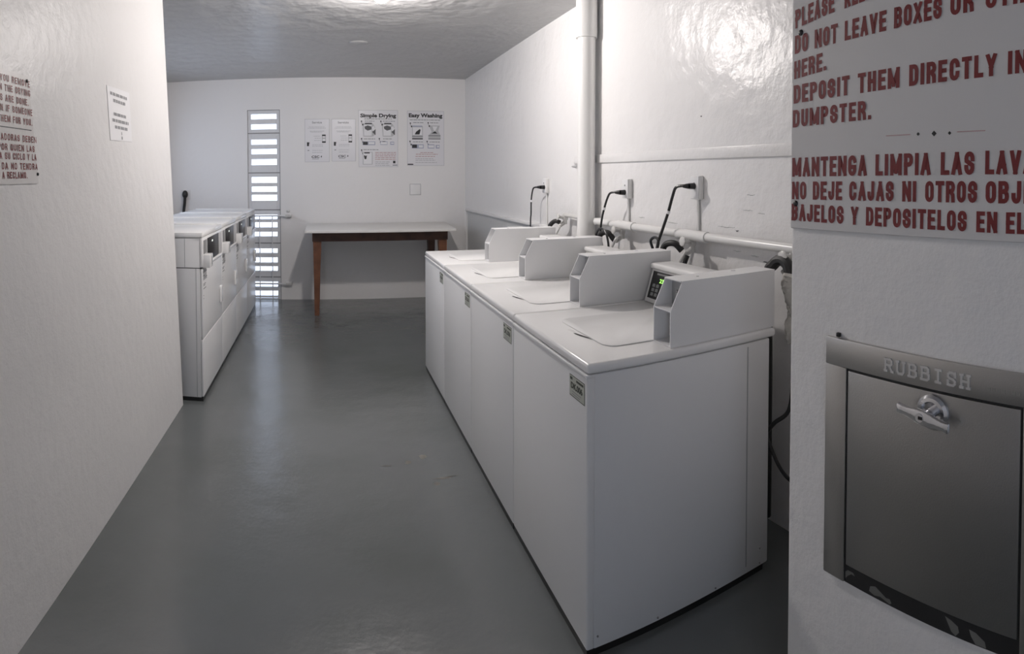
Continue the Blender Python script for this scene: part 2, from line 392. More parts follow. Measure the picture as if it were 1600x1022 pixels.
# ------------------------------------------------------------------ washing machines
N0, WP, W0, HL = 1.5703, .705, .774, .908
def make_washer():
    n = N0; e = n+WP-.004
    t = thing('washing_machine', (W0, n, 0), 'white washing machine nearest the rubbish chute, its whole side panel in view', 'washing machine', 'washing machines in the row')
    en, e2 = M['enamel'], M['enamel2']
    part('base', MB().box(W0-.009, 1.49, n+.006, e-.002, 0, .023, M['black']), t, 'black plinth strip standing in for the shaded floor gap')  # black strip near the front face, standing in for shade under the machine
    b = MB(); b.box(W0+.012, 1.512, n+.002, e-.002, .022, .874, e2, .006)
    b.box(1.40, 1.404, n+.0005, n+.003, .05, .86, M['inner']); 
    cab = part('cabinet', b, t)
    for x, z in ((.80, .06), (1.02, .035), (1.26, .035), (1.47, .035), (1.47, .09)): part('screw', MB().sphere((x, n+.001, z), .0035, M['gray'], 6), cab)
    b = MB(); b.box(W0-.012, W0+.016, n, e, .024, .868, e2, .007, 3); b.box(W0-.016, W0+.016, n, e, .862, .874, e2, .003)
    fp = part('front_panel', b, t)
    b = MB(); b.box(W0-.012, 1.541, n-.002, e, .876, HL, en, .011, 4)
    tp = part('top_panel', b, t)
    # lid: raised rounded slab
    r = .05; pts = []
    x0, x1, ya, yb = .895, 1.40, n+.125, n+.54
    for cx, cy, a0 in ((x1-.01, ya+.01, -90), (x1-.01, yb-.01, 0), (x0+r, yb-r, 90), (x0+r, ya+r, 180)):
        rr = .01 if cx > 1.2 else r
        for k in range(7):
            a = math.radians(a0+90*k/6); pts.append((cx+rr*math.cos(a), cy+rr*math.sin(a), HL))
    b = MB(); b.prism(pts, (0, 0, .0045), en, .002, 2)
    lid = part('lid', b, tp)
    # finger pocket in front of the lid
    b = MB(); c = n+.325
    sh = [(.894, c-.095), (.888, c-.07), (.876, c-.035), (.870, c), (.871, c+.02), (.877, c+.012), (.886, c-.02), (.894, c-.055)]
    b.flat([(x, y, HL+.0006) for x, y in sh], [tuple(range(len(sh)))], M['seam'])
    b.sphere((.874, c+.045, HL-.002), .03, en, 10, (.55, 1.3, .1))
    part('handle', b, tp, 'dark finger slot in front of the lid')
    # coin box
    cy0, cy1 = n+.016, n+.122; th = .004
    prof = [(1.073, .909), (1.073, 1.030), (1.121, 1.127), (1.548, 1.127), (1.548, .909)]
    b = MB()
    for yy in (cy0, cy1-th): b.prism([(x, yy, z) for x, z in prof], (0, th, 0), e2)
    b.box(1.115, 1.548, cy0+th, cy1-th, 1.123, 1.127, e2); b.box(1.073, 1.548, cy0+th, cy1-th, .909, .913, e2)
    b.box(1.544, 1.548, cy0+th, cy1-th, .913, 1.123, e2)
    cb = part('coin_box', b, t)
    b = MB(); b.box(1.075, 1.15, cy0+th, cy1-th, 1.026, 1.031, e2); b.box(1.148, 1.152, cy0+th, cy1-th, .913, 1.123, M['inner'])
    part('shelf', b, cb)
    b = MB(); b.box(1.13, 1.148, cy0+.03, cy0+.038, 1.04, 1.10, M['gray'], .002); b.cyl((1.148, cy0+.045, 1.085), (1.125, cy0+.045, 1.085), .006, M['gray'], 10)
    part('coin_slide', b, cb, 'grey metal coin slide')
    b = MB(); b.cyl((1.148, cy0+.02, .965), (1.118, cy0+.02, .965), .010, M['chrome'], 12); b.cyl((1.148, cy0+.02, .99), (1.12, cy0+.02, .99), .006, M['enamel2'], 12)
    b.sphere((1.125, cy0+.02, .935), .007, M['black'], 8)
    part('lock', b, cb, 'metal lock stack')
    part('screw', MB().cyl((1.40, cy0+.07, 1.1268), (1.40, cy0+.07, 1.130), .008, M['chrome'], 12), cb, 'chrome screw head')
    part('screw', MB().cyl((1.22, cy0+.05, 1.1268), (1.22, cy0+.05, 1.128), .005, M['gray'], 10), cb)
    # control console leaning back
    b = MB(); ky0, ky1 = cy1+.003, e-.003
    b.prism([(1.385, ky0, HL+.001), (1.432, ky0, 1.058), (1.540, ky0, 1.058), (1.540, ky0, HL+.001)], (0, ky1-ky0, 0), en, .006)
    b.box(1.418, 1.545, ky0, ky1, 1.056, 1.082, en, .009, 3)
    con = part('control_console', b, t)
    d = Vector((1.432-1.385, 0, 1.058-HL)).normalized(); q0 = Vector((1.385, 0, HL))
    def onface(y, s, e_=.0015): return q0+d*s+Vector((-d.z, 0, d.x))*e_+Vector((0, y, 0))
    b = MB(); b.flat([onface(ky1-.02, .022), onface(ky1-.02, .145), onface(ky0+.03, .145), onface(ky0+.03, .022)], [(0, 1, 2, 3)], M['black'])
    b.flat([onface(ky1-.055, .130, .002), onface(ky1-.055, .138, .002), onface(ky0+.10, .139, .002), onface(ky0+.10, .132, .002)], [(0, 1, 2, 3)], M['gray'])
    dsp = part('display', b, con, 'black control face')
    b = MB(); up = d; rt = Vector((0, -1, 0))
    write(b, '23', onface(ky1-.088, .098, .0025), rt, up, .030, .017, M['green'], .012)
    part('digits', b, con, 'lit green digits')
    for r_ in range(3):
        for c_ in range(2):
            b = MB()
            o_ = onface(ky1-.040-.030*c_, .034+.020*r_, .0022)
            b.flat([o_+rt*x+up*y for x, y in ((0, 0), (.022, 0), (.022, .013), (.014, .016), (0, .013))], [(0, 1, 2, 3, 4)], M['button'])
            part('button', b, con, 'grey pad')
    # sticker on the front panel, just under the top
    b = MB(); o_ = Vector((W0-.0128, n+.130, .775)); xd = (0, -1, 0); yd = (0, 0, 1)
    rect(b, o_, xd, yd, 0, 0, .112, .068, M['stickerdark']); rect(b, o_+Vector((-.0004, 0, 0)), xd, yd, .002, .003, .110, .066, M['sticker'])
    st = part('sticker', b, t, 'yellowed number sticker')
    b = MB(); o2 = o_+Vector((-.0008, 0, 0))
    write(b, 'DK.006', o2+Vector((0, -.012, .027)), xd, yd, .086, .018, M['stickerdark'], .05)
    rect(b, o2, xd, yd, .006, .053, .024, .062, M['stickerdark']); rect(b, o2, xd, yd, .052, .054, .104, .061, M['stickerdark'])
    rect(b, o2, xd, yd, .02, .016, .088, .019, M['ink2']); rect(b, o2, xd, yd, .02, .008, .08, .011, M['ink2'])
    part('lettering', b, st)
    return t
wm = make_washer()
wl = ['second white washing machine counting from the rubbish chute',
      'third white washing machine from the rubbish chute, its lid between two coin boxes',
      'white washing machine at the far end of the row, closest to the wooden table']
washers = [wm]
for k, l in enumerate(wl):
    c = copy_tree(wm); c.location.y += WP*(k+1); c['label'] = l; washers.append(c)

# ------------------------------------------------------------------ tumble dryers
DX, D0, DP = -.806, 3.744, .729
def make_dryer():
    y0, y1 = D0, D0+DP-.004
    e2, en = M['enamel2'], M['enamel']
    t = thing('tumble_dryer', (DX, D0, 0), 'white front-loading dryer with its grey side showing past the wall end', 'dryer', 'dryers in the row')
    part('base', MB().box(DX-.66, DX-.001, y0+.003, y1-.002, 0, .026, M['black']), t, 'black plinth strip standing in for the shaded floor gap')  # flush black strip paints in the dark gap shaded by the dryer
    b = MB(); b.box(DX-.70, DX-.012, y0+.002, y1-.002, .025, 1.084, e2, .005); b.box(DX-.70, DX-.004, y0+.0005, y1-.0005, .882, .887, M['seam'])
    b.box(DX-.043, DX-.039, y0+.0005, y0+.003, .03, .882, M['inner']); b.box(DX-.118, DX-.114, y0+.0005, y0+.003, .89, 1.08, M['inner'])
    part('cabinet', b, t)
    b = MB(); b.box(DX-.705, DX+.004, y0-.002, y1+.001, 1.086, 1.119, en, .004, 2)
    b.box(DX-.69, DX-.03, y1-.03, y1-.012, 1.117, 1.128, en, .004)
    part('top_panel', b, t)
    b = MB(); b.box(DX-.012, DX+.006, y0, y1, .889, 1.084, en, .005); b.box(DX-.005, DX+.014, y0+.20, y1-.01, .884, .903, en, .006, 3)
    cp = part('control_panel', b, t)
    b = MB(); b.box(DX+.004, DX+.010, y0+.160, y0+.565, .908, 1.068, M['black'], .002); b.box(DX+.009, DX+.0105, y0+.30, y0+.34, 1.03, 1.042, M['red_led'])
    part('display', b, cp, 'black control face with a small white light')
    b = MB(); b.box(DX+.004, DX+.009, y0+.03, y0+.13, .975, 1.065, M['gray'], .001); part('label_strip', b, cp, 'grey instruction strip'); b = MB(); b.box(DX+.004, DX+.008, y0+.60, y0+.70, .905, 1.065, M['ink3'], .001)
    part('label_strip', b, cp, 'pale instruction strip')
    b = MB(); b.box(DX+.004, DX+.052, y0+.015, y0+.118, .886, .972, en, .002); b.box(DX+.0515, DX+.0530, y0+.085, y0+.094, .90, .955, M['seam'])
    part('coin_slot', b, cp, 'white coin slot box')
    b = MB(); b.box(DX-.012, DX+.004, y0+.004, y1-.002, .415, .878, e2, .006, 3)
    dr = part('door', b, t)
    b = MB(); b.box(DX+.002, DX+.022, y1-.125, y1-.06, .53, .66, en, .010, 3); b.box(DX+.0215, DX+.0225, y1-.11, y1-.10, .545, .645, M['inner'])
    part('handle', b, dr)
    b = MB(); b.box(DX-.012, DX+.003, y0+.002, y1-.001, .03, .408, e2, .006, 3)
    part('lower_panel', b, t)
    b = MB(); o_ = Vector((DX+.0046, y0+.02, .0)); xd = (0, 1, 0); yd = (0, 0, 1)
    for z, w in ((.865, .10), (.855, .12), (.83, .05), (.815, .13), (.805, .12), (.775, .08), (.765, .06), (.745, .09), (.70, .015), (.68, .015)):
        rect(b, o_, xd, yd, .0, z-.004, w, z+.003, M['ink2'])
    part('sticker', b, t, 'grey printed lettering')
    return t
dry = make_dryer()
for k, l in enumerate(['white dryer just beyond the one at the wall end, second in its row',
                       'third white dryer from the wall end, second from the slotted vent',
                       'white dryer at the far end of its row, touching the slotted vent']):
    c = copy_tree(dry); c.location.y += DP*(k+1); c['label'] = l

# ------------------------------------------------------------------ work table
def make_table():
    t = thing('work_table', (.6, 6.5, 0), 'long wooden table with a white laminate top against the back wall', 'table')
    b = MB(); b.prism([(-.208, 6.03, .899), (1.384, 6.03, .899), (1.47, 7.026, .899), (-.205, 7.026, .899)], (0, 0, .025), M['laminate'], .003)
    part('tabletop', b, t)
    b = MB(); b.box(-.135, 1.325, 6.19, 6.215, .795, .899, M['wooddark']); b.box(-.135, 1.325, 6.96, 6.985, .795, .899, M['wooddark'])
    b.box(-.135, -.110, 6.215, 6.96, .795, .899, M['wood']); b.box(1.30, 1.325, 6.215, 6.96, .795, .899, M['wood'])
    part('apron', b, t, 'dark wood rail')
    for x, y, sx in ((-.128, 6.195, 1), (1.318, 6.195, -1), (-.128, 6.97, 1), (1.318, 6.97, -1)):
        b = MB(); sy = 1 if y < 6.5 else -1; L = []
        for z, w, o in ((.0, .050, .012), (.36, .062, .008), (.80, .09, 0), (.898, .09, 0)):
            L.append([(x+sx*(o), y+sy*o, z), (x+sx*(o+w), y+sy*o, z), (x+sx*(o+w), y+sy*(o+w), z), (x+sx*o, y+sy*(o+w), z)])
        v = [p for r in L for p in r]; f = [(3, 2, 1, 0), (12, 13, 14, 15)]
        for i in range(3):
            for k in range(4): f.append((4*i+k, 4*i+(k+1) % 4, 4*i+4+(k+1) % 4, 4*i+4+k))
        vs, fs = b._new(v, f, M['wood'] if y < 6.5 else M['wooddark']); bmesh.ops.recalc_face_normals(b.bm, faces=fs)
        part('leg', b, t)
    return t
make_table()

# ------------------------------------------------------------------ posters and notices on the back wall
def poster(x0, x1, z0, z1, label, build, name='poster'):
    t = thing(name, ((x0+x1)/2, YB-.001, z0), label, 'poster', 'laundry posters on the back wall')
    b = MB(); b.box(x0, x1, YB-.003, YB-.0005, z0, z1, M['sheet'])
    for xa, xb, za, zb in ((x0, x1, z1-.004, z1), (x0, x1, z0, z0+.004), (x0, x0+.004, z0, z1), (x1-.004, x1, z0, z1)):
        b.box(xa, xb, YB-.0034, YB-.0028, za, zb, M['ink3'])
    part('sheet', b, t)
    w, h = x1-x0, z1-z0; o = Vector((x0, YB-.0038, z1))
    lay = [0]
    def up_(): lay[0] += 1; return Vector((0, -.00003*lay[0], 0))
    def R(mb, a, c, e, g, m): rect(mb, o+up_(), (1, 0, 0), (0, 0, -1), a*w, c*h, e*w, g*h, m)
    def T(mb, s, a, base, wid, cap, m, bold=.02): write(mb, s, o+Vector((a*w, 0, -base*h)), (1, 0, 0), (0, 0, 1), wid*w, cap*h, m, bold)
    def Pg(mb, pts, m): u = up_(); mb.flat([o+u+Vector((x*w, 0, -y*h)) for x, y in pts], [tuple(range(len(pts)))], m)
    build(t, R, T, Pg)
def lines(R, b, rows, m):
    for x0, x1, y in rows:
        x = x0
        while x < x1-.005:
            e = min(x+random.uniform(.03, .10), x1); R(b, x, y-.006, e, y+.006, m); x = e+.014
def service(title):
    def f(t, R, T, Pg):
        b = MB(); T(b, title, .30 if len(title) < 8 else .26, .105, .40 if len(title) < 8 else .46, .048, M['ink2'], .02); part('heading', b, t)
        b = MB(); lines(R, b, [(.17, .8, .185), (.13, .85, .215), (.2, .8, .285), (.24, .72, .305), (.36, .62, .40), (.40, .66, .45), (.38, .66, .5), (.30, .74, .60), (.3, .74, .635), (.3, .74, .73), (.3, .7, .78)], M['ink3']); part('small_print', b, t)
        b = MB(); R(b, .70, .365, .85, .40, M['ink']); R(b, .70, .40, .715, .545, M['ink2']); R(b, .835, .40, .85, .545, M['ink2']); R(b, .70, .52, .85, .555, M['ink']); R(b, .72, .44, .83, .455, M['ink2'])
        R(b, .09, .54, .17, .63, M['ink']); R(b, .17, .54, .19, .58, M['ink2']); R(b, .11, .72, .18, .74, M['ink2']); part('picture', b, t, 'small phone picture')
        b = MB(); T(b, 'CSC', .27, .905, .32, .05, M['ink'], .03); Pg(b, [(.66, .90), (.64, .88), (.67, .845), (.69, .875)], M['ink']); R(b, .29, .925, .56, .935, M['ink2']); part('logo', b, t)
    return f
poster(-.234, .063, 1.663, 2.181, 'small white sheet headed Service, leftmost of the posters on the back wall', service('Service'))
poster(.09, .379, 1.669, 2.178, 'small white sheet headed Servicio, next to the Simple Drying poster', service('Servicio'))
def step(R, b, x, y):
    R(b, x, y, x+.03, y+.025, M['ink']); R(b, x+.012, y+.03, x+.03, y+.05, M['ink2']); R(b, x+.03, y+.055, x+.062, y+.085, M['ink'])
def drying(t, R, T, Pg):
    b = MB(); T(b, 'Simple Drying', .045, .125, .91, .06, M['ink'], .045); part('heading', b, t)
    b = MB(); lines(R, b, [(.15, .85, .155), (.16, .4, .195), (.62, .92, .195), (.13, .42, .505), (.62, .85, .505), (.12, .5, .695)], M['ink2'])
    lines(R, b, [(.42, .95, y) for y in (.745, .775, .805, .835, .865)], M['inkred']); lines(R, b, [(.42, .8, .91), (.42, .76, .94), (.42, .8, .97)], M['ink3']); part('small_print', b, t)
    b = MB()
    for x in (.06, .55):
        Pg(b, [(x+.04, .235), (x+.30, .235), (x+.36, .30), (x+.36, .43), (x+.30, .465), (x+.06, .465)], M['ink3']); Pg(b, [(x+.07, .26), (x+.27, .26), (x+.27, .45), (x+.08, .45)], M['paper'])
        R(b, x+.10, .225, x+.28, .245, M['ink']); Pg(b, [(x+.09, .29), (x+.17, .27), (x+.27, .29), (x+.27, .34), (x+.17, .36), (x+.10, .33)], M['inkmid'])
        Pg(b, [(x+.27, .30), (x+.33, .28), (x+.36, .33), (x+.35, .37), (x+.29, .37)], M['paper']); Pg(b, [(x+.28, .38), (x+.33, .36), (x+.37, .33), (x+.37, .44), (x+.35, .43)], M['inkmid'])
        step(R, b, x, .185)
    step(R, b, .06, .49); step(R, b, .51, .49); step(R, b, .06, .69)
    R(b, .10, .55, .42, .615, M['inkblue']); R(b, .11, .555, .23, .61, M['ink']); R(b, .25, .56, .40, .60, M['paper'])
    R(b, .55, .55, .73, .61, M['inkblue']); R(b, .56, .56, .72, .60, M['paper']); R(b, .60, .545, .68, .555, M['ink']); R(b, .80, .555, .90, .61, M['inkblue']); R(b, .82, .57, .89, .59, M['paper'])
    R(b, .10, .735, .35, .955, M['ink3']); R(b, .12, .745, .33, .945, M['paper']); R(b, .14, .74, .28, .76, M['ink']); Pg(b, [(.13, .80), (.16, .79), (.17, .81), (.21, .79), (.19, .86), (.15, .86)], M['ink'])
    R(b, .87, .89, .93, .935, M['ink']); R(b, .86, .96, .98, .975, M['ink2']); part('picture', b, t, 'grey dryer diagrams')
poster(.414, .892, 1.598, 2.285, 'large white poster headed Simple Drying with grey dryer diagrams', drying)
def washing(t, R, T, Pg):
    b = MB(); T(b, 'Easy Washing', .045, .115, .91, .065, M['ink'], .045); part('heading', b, t)
    b = MB(); lines(R, b, [(.07, .9, .165), (.16, .45, .215), (.62, .85, .215), (.16, .42, .565), (.6, .88, .565)], M['ink2'])
    lines(R, b, [(.35, .7, .76), (.23, .82, .79), (.22, .75, .83)], M['inkred']); lines(R, b, [(.22, .7, .87), (.22, .76, .90), (.22, .8, .94)], M['ink3']); part('small_print', b, t)
    b = MB()
    R(b, .13, .275, .42, .52, M['ink3']); R(b, .15, .30, .40, .44, M['paper']); R(b, .14, .27, .40, .29, M['inkblue']); Pg(b, [(.20, .43), (.24, .38), (.34, .33), (.36, .35), (.33, .43)], M['ink']); R(b, .13, .455, .42, .475, M['ink2']); R(b, .13, .50, .42, .52, M['ink'])
    Pg(b, [(.58, .265), (.88, .265), (.84, .36), (.90, .45), (.90, .52), (.57, .52), (.57, .45), (.66, .38)], M['ink3']); Pg(b, [(.68, .28), (.82, .28), (.76, .36), (.72, .36)], M['paper']); Pg(b, [(.65, .41), (.75, .37), (.82, .41)], M['ink']); R(b, .57, .44, .90, .46, M['ink2']); R(b, .57, .50, .90, .52, M['ink2'])
    for x, y in ((.07, .215), (.55, .205), (.06, .545), (.52, .545)): step(R, b, x, y)
    R(b, .12, .61, .44, .685, M['inkblue']); R(b, .13, .615, .26, .675, M['ink']); R(b, .31, .625, .42, .67, M['paper'])
    R(b, .55, .61, .73, .685, M['inkblue']); R(b, .57, .625, .72, .67, M['paper']); R(b, .77, .62, .87, .685, M['inkblue']); R(b, .80, .635, .86, .665, M['paper'])
    R(b, .01, .965, .16, .985, M['ink']); part('picture', b, t, 'grey washing machine diagrams')
poster(1.005, 1.463, 1.613, 2.281, 'large white poster headed Easy Washing, rightmost on the back wall', washing)
b = MB(); b.box(1.04, 1.166, YB-.006, YB, 1.261, 1.387, M['wall'], .003); b.box(1.036, 1.17, YB-.001, YB, 1.257, 1.391, M['ink2'])
single('cover_plate', b, 'blank square cover plate painted white under the posters', 'cover plate')

# notice on the left entry wall
def LP(y, z, e=.001): return Vector((LX(z)+e, y, z))
t = thing('paper_notice', LP(2.74, 1.665), 'white paper notice with five lines of grey print taped to the left wall', 'notice')
b = MB(); cs = [(2.567, 1.921), (2.888, 1.928), (2.899, 1.672), (2.58, 1.663)]
b.prism([LP(y, z, .0005) for y, z in cs], (.002, 0, 0), M['paper']); part('sheet', b, t)
b = MB()
for y0, y1, z in ((2.605, 2.845, 1.891), (2.642, 2.818, 1.860), (2.640, 2.827, 1.794), (2.618, 2.852, 1.763), (2.648, 2.838, 1.732), (2.735, 2.745, 1.705), (2.735, 2.75, 1.683)):
    y = y0
    while y < y1-.004:
        e = min(y+random.uniform(.02, .05), y1); b.flat([LP(y, z-.008, .0032), LP(e, z-.008, .0032), LP(e, z+.007, .0032), LP(y, z+.007, .0032)], [(0, 1, 2, 3)], M['ink2']); y = e+.007
part('small_print', b, t)

# red-lettered sign on the left entry wall
t = thing('dryer_rules_sign', LP(1.45, 1.466), 'white sign with brick red lettering about dryers, cut off at the left wall', 'sign')
b = MB(); b.prism([LP(1.0, 1.842, .0005), LP(1.797, 1.842, .0005), LP(1.834, 1.466, .0005), LP(1.0, 1.466, .0005)], (.004, 0, 0), M['signboard']); part('board', b, t)
b = MB(); U = Vector((-.0392, 0, 1)).normalized()
for s, y1, z, full in (('YOU REMOVE', 1.804, 1.803, .20), ('N THE DRYING', 1.804, 1.771, .207), ('S ARE DONE.', 1.789, 1.737, .19), ('IN IF SOMEONE', 1.813, 1.704, .225), ('THEM FOR YOU.', 1.807, 1.669, .225),
                       ('ADORAS DEBEN', 1.831, 1.609, .24), ('POR QUIEN LAS', 1.816, 1.576, .245), ('A SU CICLO Y LA', 1.827, 1.547, .25), ('DA NO TENDRA', 1.831, 1.514, .243), ('A RECLAMO.', 1.753, 1.484, .165)):
    block(b, s, LP(y1-full, z, .0052), (0, 1, 0), U, full, .0225, M['signred2'], .185)
b.flat([LP(1.4, 1.651, .0052), LP(1.80, 1.651, .0052), LP(1.80, 1.654, .0052), LP(1.4, 1.654, .0052)], [(0, 1, 2, 3)], M['ink'])
part('lettering', b, t)
for y, z in ((1.784, 1.824), (1.829, 1.499)):
    part('screw', MB().sphere(LP(y, z, .006), .006, M['black'], 8, (.6, 1, 1)), t, 'black screw head')

# ------------------------------------------------------------------ rubbish room sign on the right entry wall
t = thing('dumpster_sign', (XC, .6, 1.36), 'large white sign with dark red lettering above the rubbish chute', 'sign')
b = MB(); b.prism([(XC-.006, .999, 1.352), (XC-.006, .999, 2.02), (XC-.006, .22, 2.03), (XC-.006, .22, 1.36)], (.0055, 0, 0), M['signboard'], .0015, 1)
part('board', b, t)
b = MB(); xs = XC-.0065
def SL(s, y0, z0, ye, ze, cap, bold=.022, spacing=1.06):
    xd = Vector((0, ye-y0, ze-z0)); w = xd.length
    block(b, s, (xs, y0, z0), xd/w, (0, 0, 1), w, cap, M['signred'])
SL('PLEASE', .989, 1.837, .866, 1.856, .045); SL('KEEP', .836, 1.858, .757, 1.868, .046)
SL('DO NOT LEAVE BOXES', .990, 1.776, .584, 1.801, .044); SL('OR OTHER', .565, 1.803, .35, 1.815, .044)
SL('HERE.', .991, 1.715, .888, 1.726, .043)
SL('DEPOSIT THEM DIRECTLY', .992, 1.656, .461, 1.677, .044); SL('INTO', .438, 1.678, .34, 1.683, .044)
SL('DUMPSTER.', .994, 1.598, .757, 1.605, .042)
SL('MANTENGA LIMPIA LAS', .994, 1.478, .505, 1.486, .046); SL('LAVADORAS', .482, 1.487, .245, 1.490, .046)
SL('NO DEJE CAJAS NI OTROS', .994, 1.423, .498, 1.431, .043); SL('OBJETOS', .480, 1.431, .30, 1.434, .043)
SL('BAJELOS Y DEPOSITELOS EN', .994, 1.371, .454, 1.374, .041); SL('EL', .436, 1.374, .395, 1.375, .041)
b.flat([(xs, .717, 1.5665), (xs, .655, 1.5675), (xs, .655, 1.5695), (xs, .717, 1.5685)], [(0, 1, 2, 3)], M['inkred'])
b.flat([(xs, .545, 1.570), (xs, .483, 1.571), (xs, .483, 1.573), (xs, .545, 1.572)], [(0, 1, 2, 3)], M['inkred'])
for y, r in ((.636, .004), (.598, .006), (.562, .004)):
    b.flat([(xs, y+r, 1.569), (xs, y, 1.569-r), (xs, y-r, 1.569), (xs, y, 1.569+r)], [(0, 1, 2, 3)], M['ink'])
part('lettering', b, t)
for y, z in ((.970, 1.825), (.981, 1.413)):
    part('screw', MB().sphere((XC-.007, y, z), .0075, M['black'], 8, (.5, 1, 1)), t, 'black screw head')

# ------------------------------------------------------------------ rubbish chute
t = thing('rubbish_chute', (XC, .6, .558), 'steel rubbish chute hatch set in the right entry wall under the sign', 'rubbish chute')
b = MB(); fx = XC-.010
FY0, FY1, FZ0, FZ1 = .876, .33, .558, 1.110
DY0, DY1, DZ0, DZ1 = .815, .392, .600, 1.047
b.box(fx, XC, FY0, FY1, DZ1, FZ1, M['steel'], .002); b.box(fx, XC, FY0, DY0, FZ0, DZ1, M['steel'], .002); b.box(fx, XC, DY1, FY1, FZ0, DZ1, M['steel'], .002)
part('frame', b, t)
b = MB(); b.box(fx+.004, XC, DY0, DY1, FZ0, DZ1, M['blackpaint'])
bp = part('sill', b, t, 'black painted strip with chipped patches')
b = MB(); xx = fx+.0035
for poly in ([(.805, .588), (.79, .588), (.785, .582), (.795, .583), (.806, .574), (.812, .566), (.812, .582)],
             [(.745, .567), (.742, .579), (.728, .584), (.715, .578), (.70, .571), (.69, .572), (.685, .565), (.69, .561), (.715, .567), (.73, .563)],
             [(.555, .592), (.54, .588), (.525, .581), (.522, .57), (.53, .56), (.54, .566), (.548, .58)], [(.50, .585), (.485, .583), (.465, .572), (.462, .56), (.485, .56), (.495, .572)]):
    b.flat([(xx, y, z) for y, z in poly], [tuple(range(len(poly)))], M['chip'])
part('chipped_paint', b, bp)
b = MB(); b.box(fx+.0005, XC-.0005, DY0-.005, DY1+.005, DZ0, DZ1-.005, M['steeldoor'], .002)
dr = part('door', b, t)
b = MB(); hy, hz = .587, 1.003
b.lathe([(.036, 0), (.036, .006), (.031, .012), (.024, .013), (.020, .007)], (fx, hy, hz), (-1, 0, 0), M['chrome'], 28)
b.cyl((fx-.004, hy, hz), (fx-.032, hy, hz), .011, M['chrome'], 16)
L = []
for k in range(13):
    u = -1+k/6; w = .0085+.006*math.exp(-(u*2.2)**2)+(.002 if abs(u) > .9 else 0)
    L.append((hy+.004-u*.060, hz-.001-u*.009, w))
top = [(fx-.030, y, z+w) for y, z, w in L]+[(fx-.030, y, z-w) for y, z, w in reversed(L)]
b.prism(top, (-.012, 0, 0), M['chrome'], .0035, 2)
b.cyl((fx-.041, hy+.008, hz), (fx-.0435, hy+.008, hz), .009, M['chrome'], 16); b.box(fx-.0445, fx-.043, hy+.0005, hy+.010, hz-.003, hz+.003, M['black'])
part('handle', b, dr, 'chrome T handle on a round plate')
# raised slab lettering
G = {'R': [[(0, 0), (0, 1)], [(0, 1), (.6, 1), (.75, .88), (.75, .64), (.6, .52), (0, .52)], [(.42, .52), (.8, 0)], [(-.12, 0), (.16, 0)], [(-.12, 1), (.1, 1)], [(.7, 0), (.95, 0)]],
     'U': [[(0, 1), (0, .2), (.15, 0), (.6, 0), (.75, .2), (.75, 1)], [(-.13, 1), (.14, 1)], [(.61, 1), (.88, 1)]],
     'B': [[(0, 0), (0, 1)], [(-.12, 1), (.55, 1), (.7, .88), (.7, .66), (.55, .53), (0, .53)], [(.55, .53), (.78, .4), (.78, .14), (.6, 0), (-.12, 0)]],
     'I': [[(.37, 0), (.37, 1)], [(.08, 0), (.66, 0)], [(.08, 1), (.66, 1)]],
     'S': [[(.76, .74), (.7, .92), (.5, 1), (.2, 1), (.02, .86), (.02, .66), (.2, .54), (.6, .46), (.76, .34), (.76, .14), (.58, 0), (.2, 0), (.02, .1), (0, .28)], [(.76, .68), (.76, 1)], [(0, .32), (0, 0)]],
     'H': [[(0, 0), (0, 1)], [(.75, 0), (.75, 1)], [(0, .5), (.75, .5)], [(-.13, 0), (.15, 0)], [(-.13, 1), (.15, 1)], [(.6, 0), (.88, 0)], [(.6, 1), (.88, 1)]]}
b = MB(); y = .706; hgt = .025; lw = .0048; adv = .0305; q_i = 0
for ch in 'RUBBISH':
    for st in G[ch]:
        for (ax, az), (cx, cz) in zip(st, st[1:]):
            p = Vector((fx, y-ax*.021, 1.0655+az*hgt)); q = Vector((fx, y-cx*.021, 1.0655+cz*hgt)); d = (q-p).normalized()
            n = Vector((0, -d.z, d.y))*lw/2; p = p-d*lw*.4; q = q+d*lw*.4
            q_i += 1; b.prism([p+n, q+n, q-n, p-n], (-.0022-.000015*q_i, 0, 0), M['raised'])
    y -= adv
part('lettering', b, t, 'raised lettering on the frame')
b = MB()
for k in range(7): b.box(fx-.0006, fx, .468-k*.0105, .461-k*.0105, 1.068, 1.075, M['steeldoor'])
part('stamp', b, t, 'small worn stamped marks')
b = MB(); b.box(XC-.008, XC, .848, .838, 1.112, 1.122, M['black'], .002); part('bolt', b, t, 'black square bolt head')

# ------------------------------------------------------------------ pipes, valves, hoses on the right wall
PX, PY, PR = XR-.075, 3.44, .058
t = thing('drain_pipe', (PX, PY, 0), 'thick white drain pipe running from floor to ceiling behind the washing machines', 'pipe')
part('pipe', MB().cyl((PX, PY, 0), (PX, PY, HC), PR, M['pvc'], 32), t)
part('coupling', MB().lathe([(PR, 0), (PR+.012, .002), (PR+.014, .05), (PR+.011, .30), (PR, .302)], (PX, PY, 2.375), (0, 0, 1), M['pvc'], 32), t)
part('clamp', MB().box(PX+.02, XR, PY-.012, PY+.012, 1.05, 1.09, M['brass']), t, 'wall clamp')

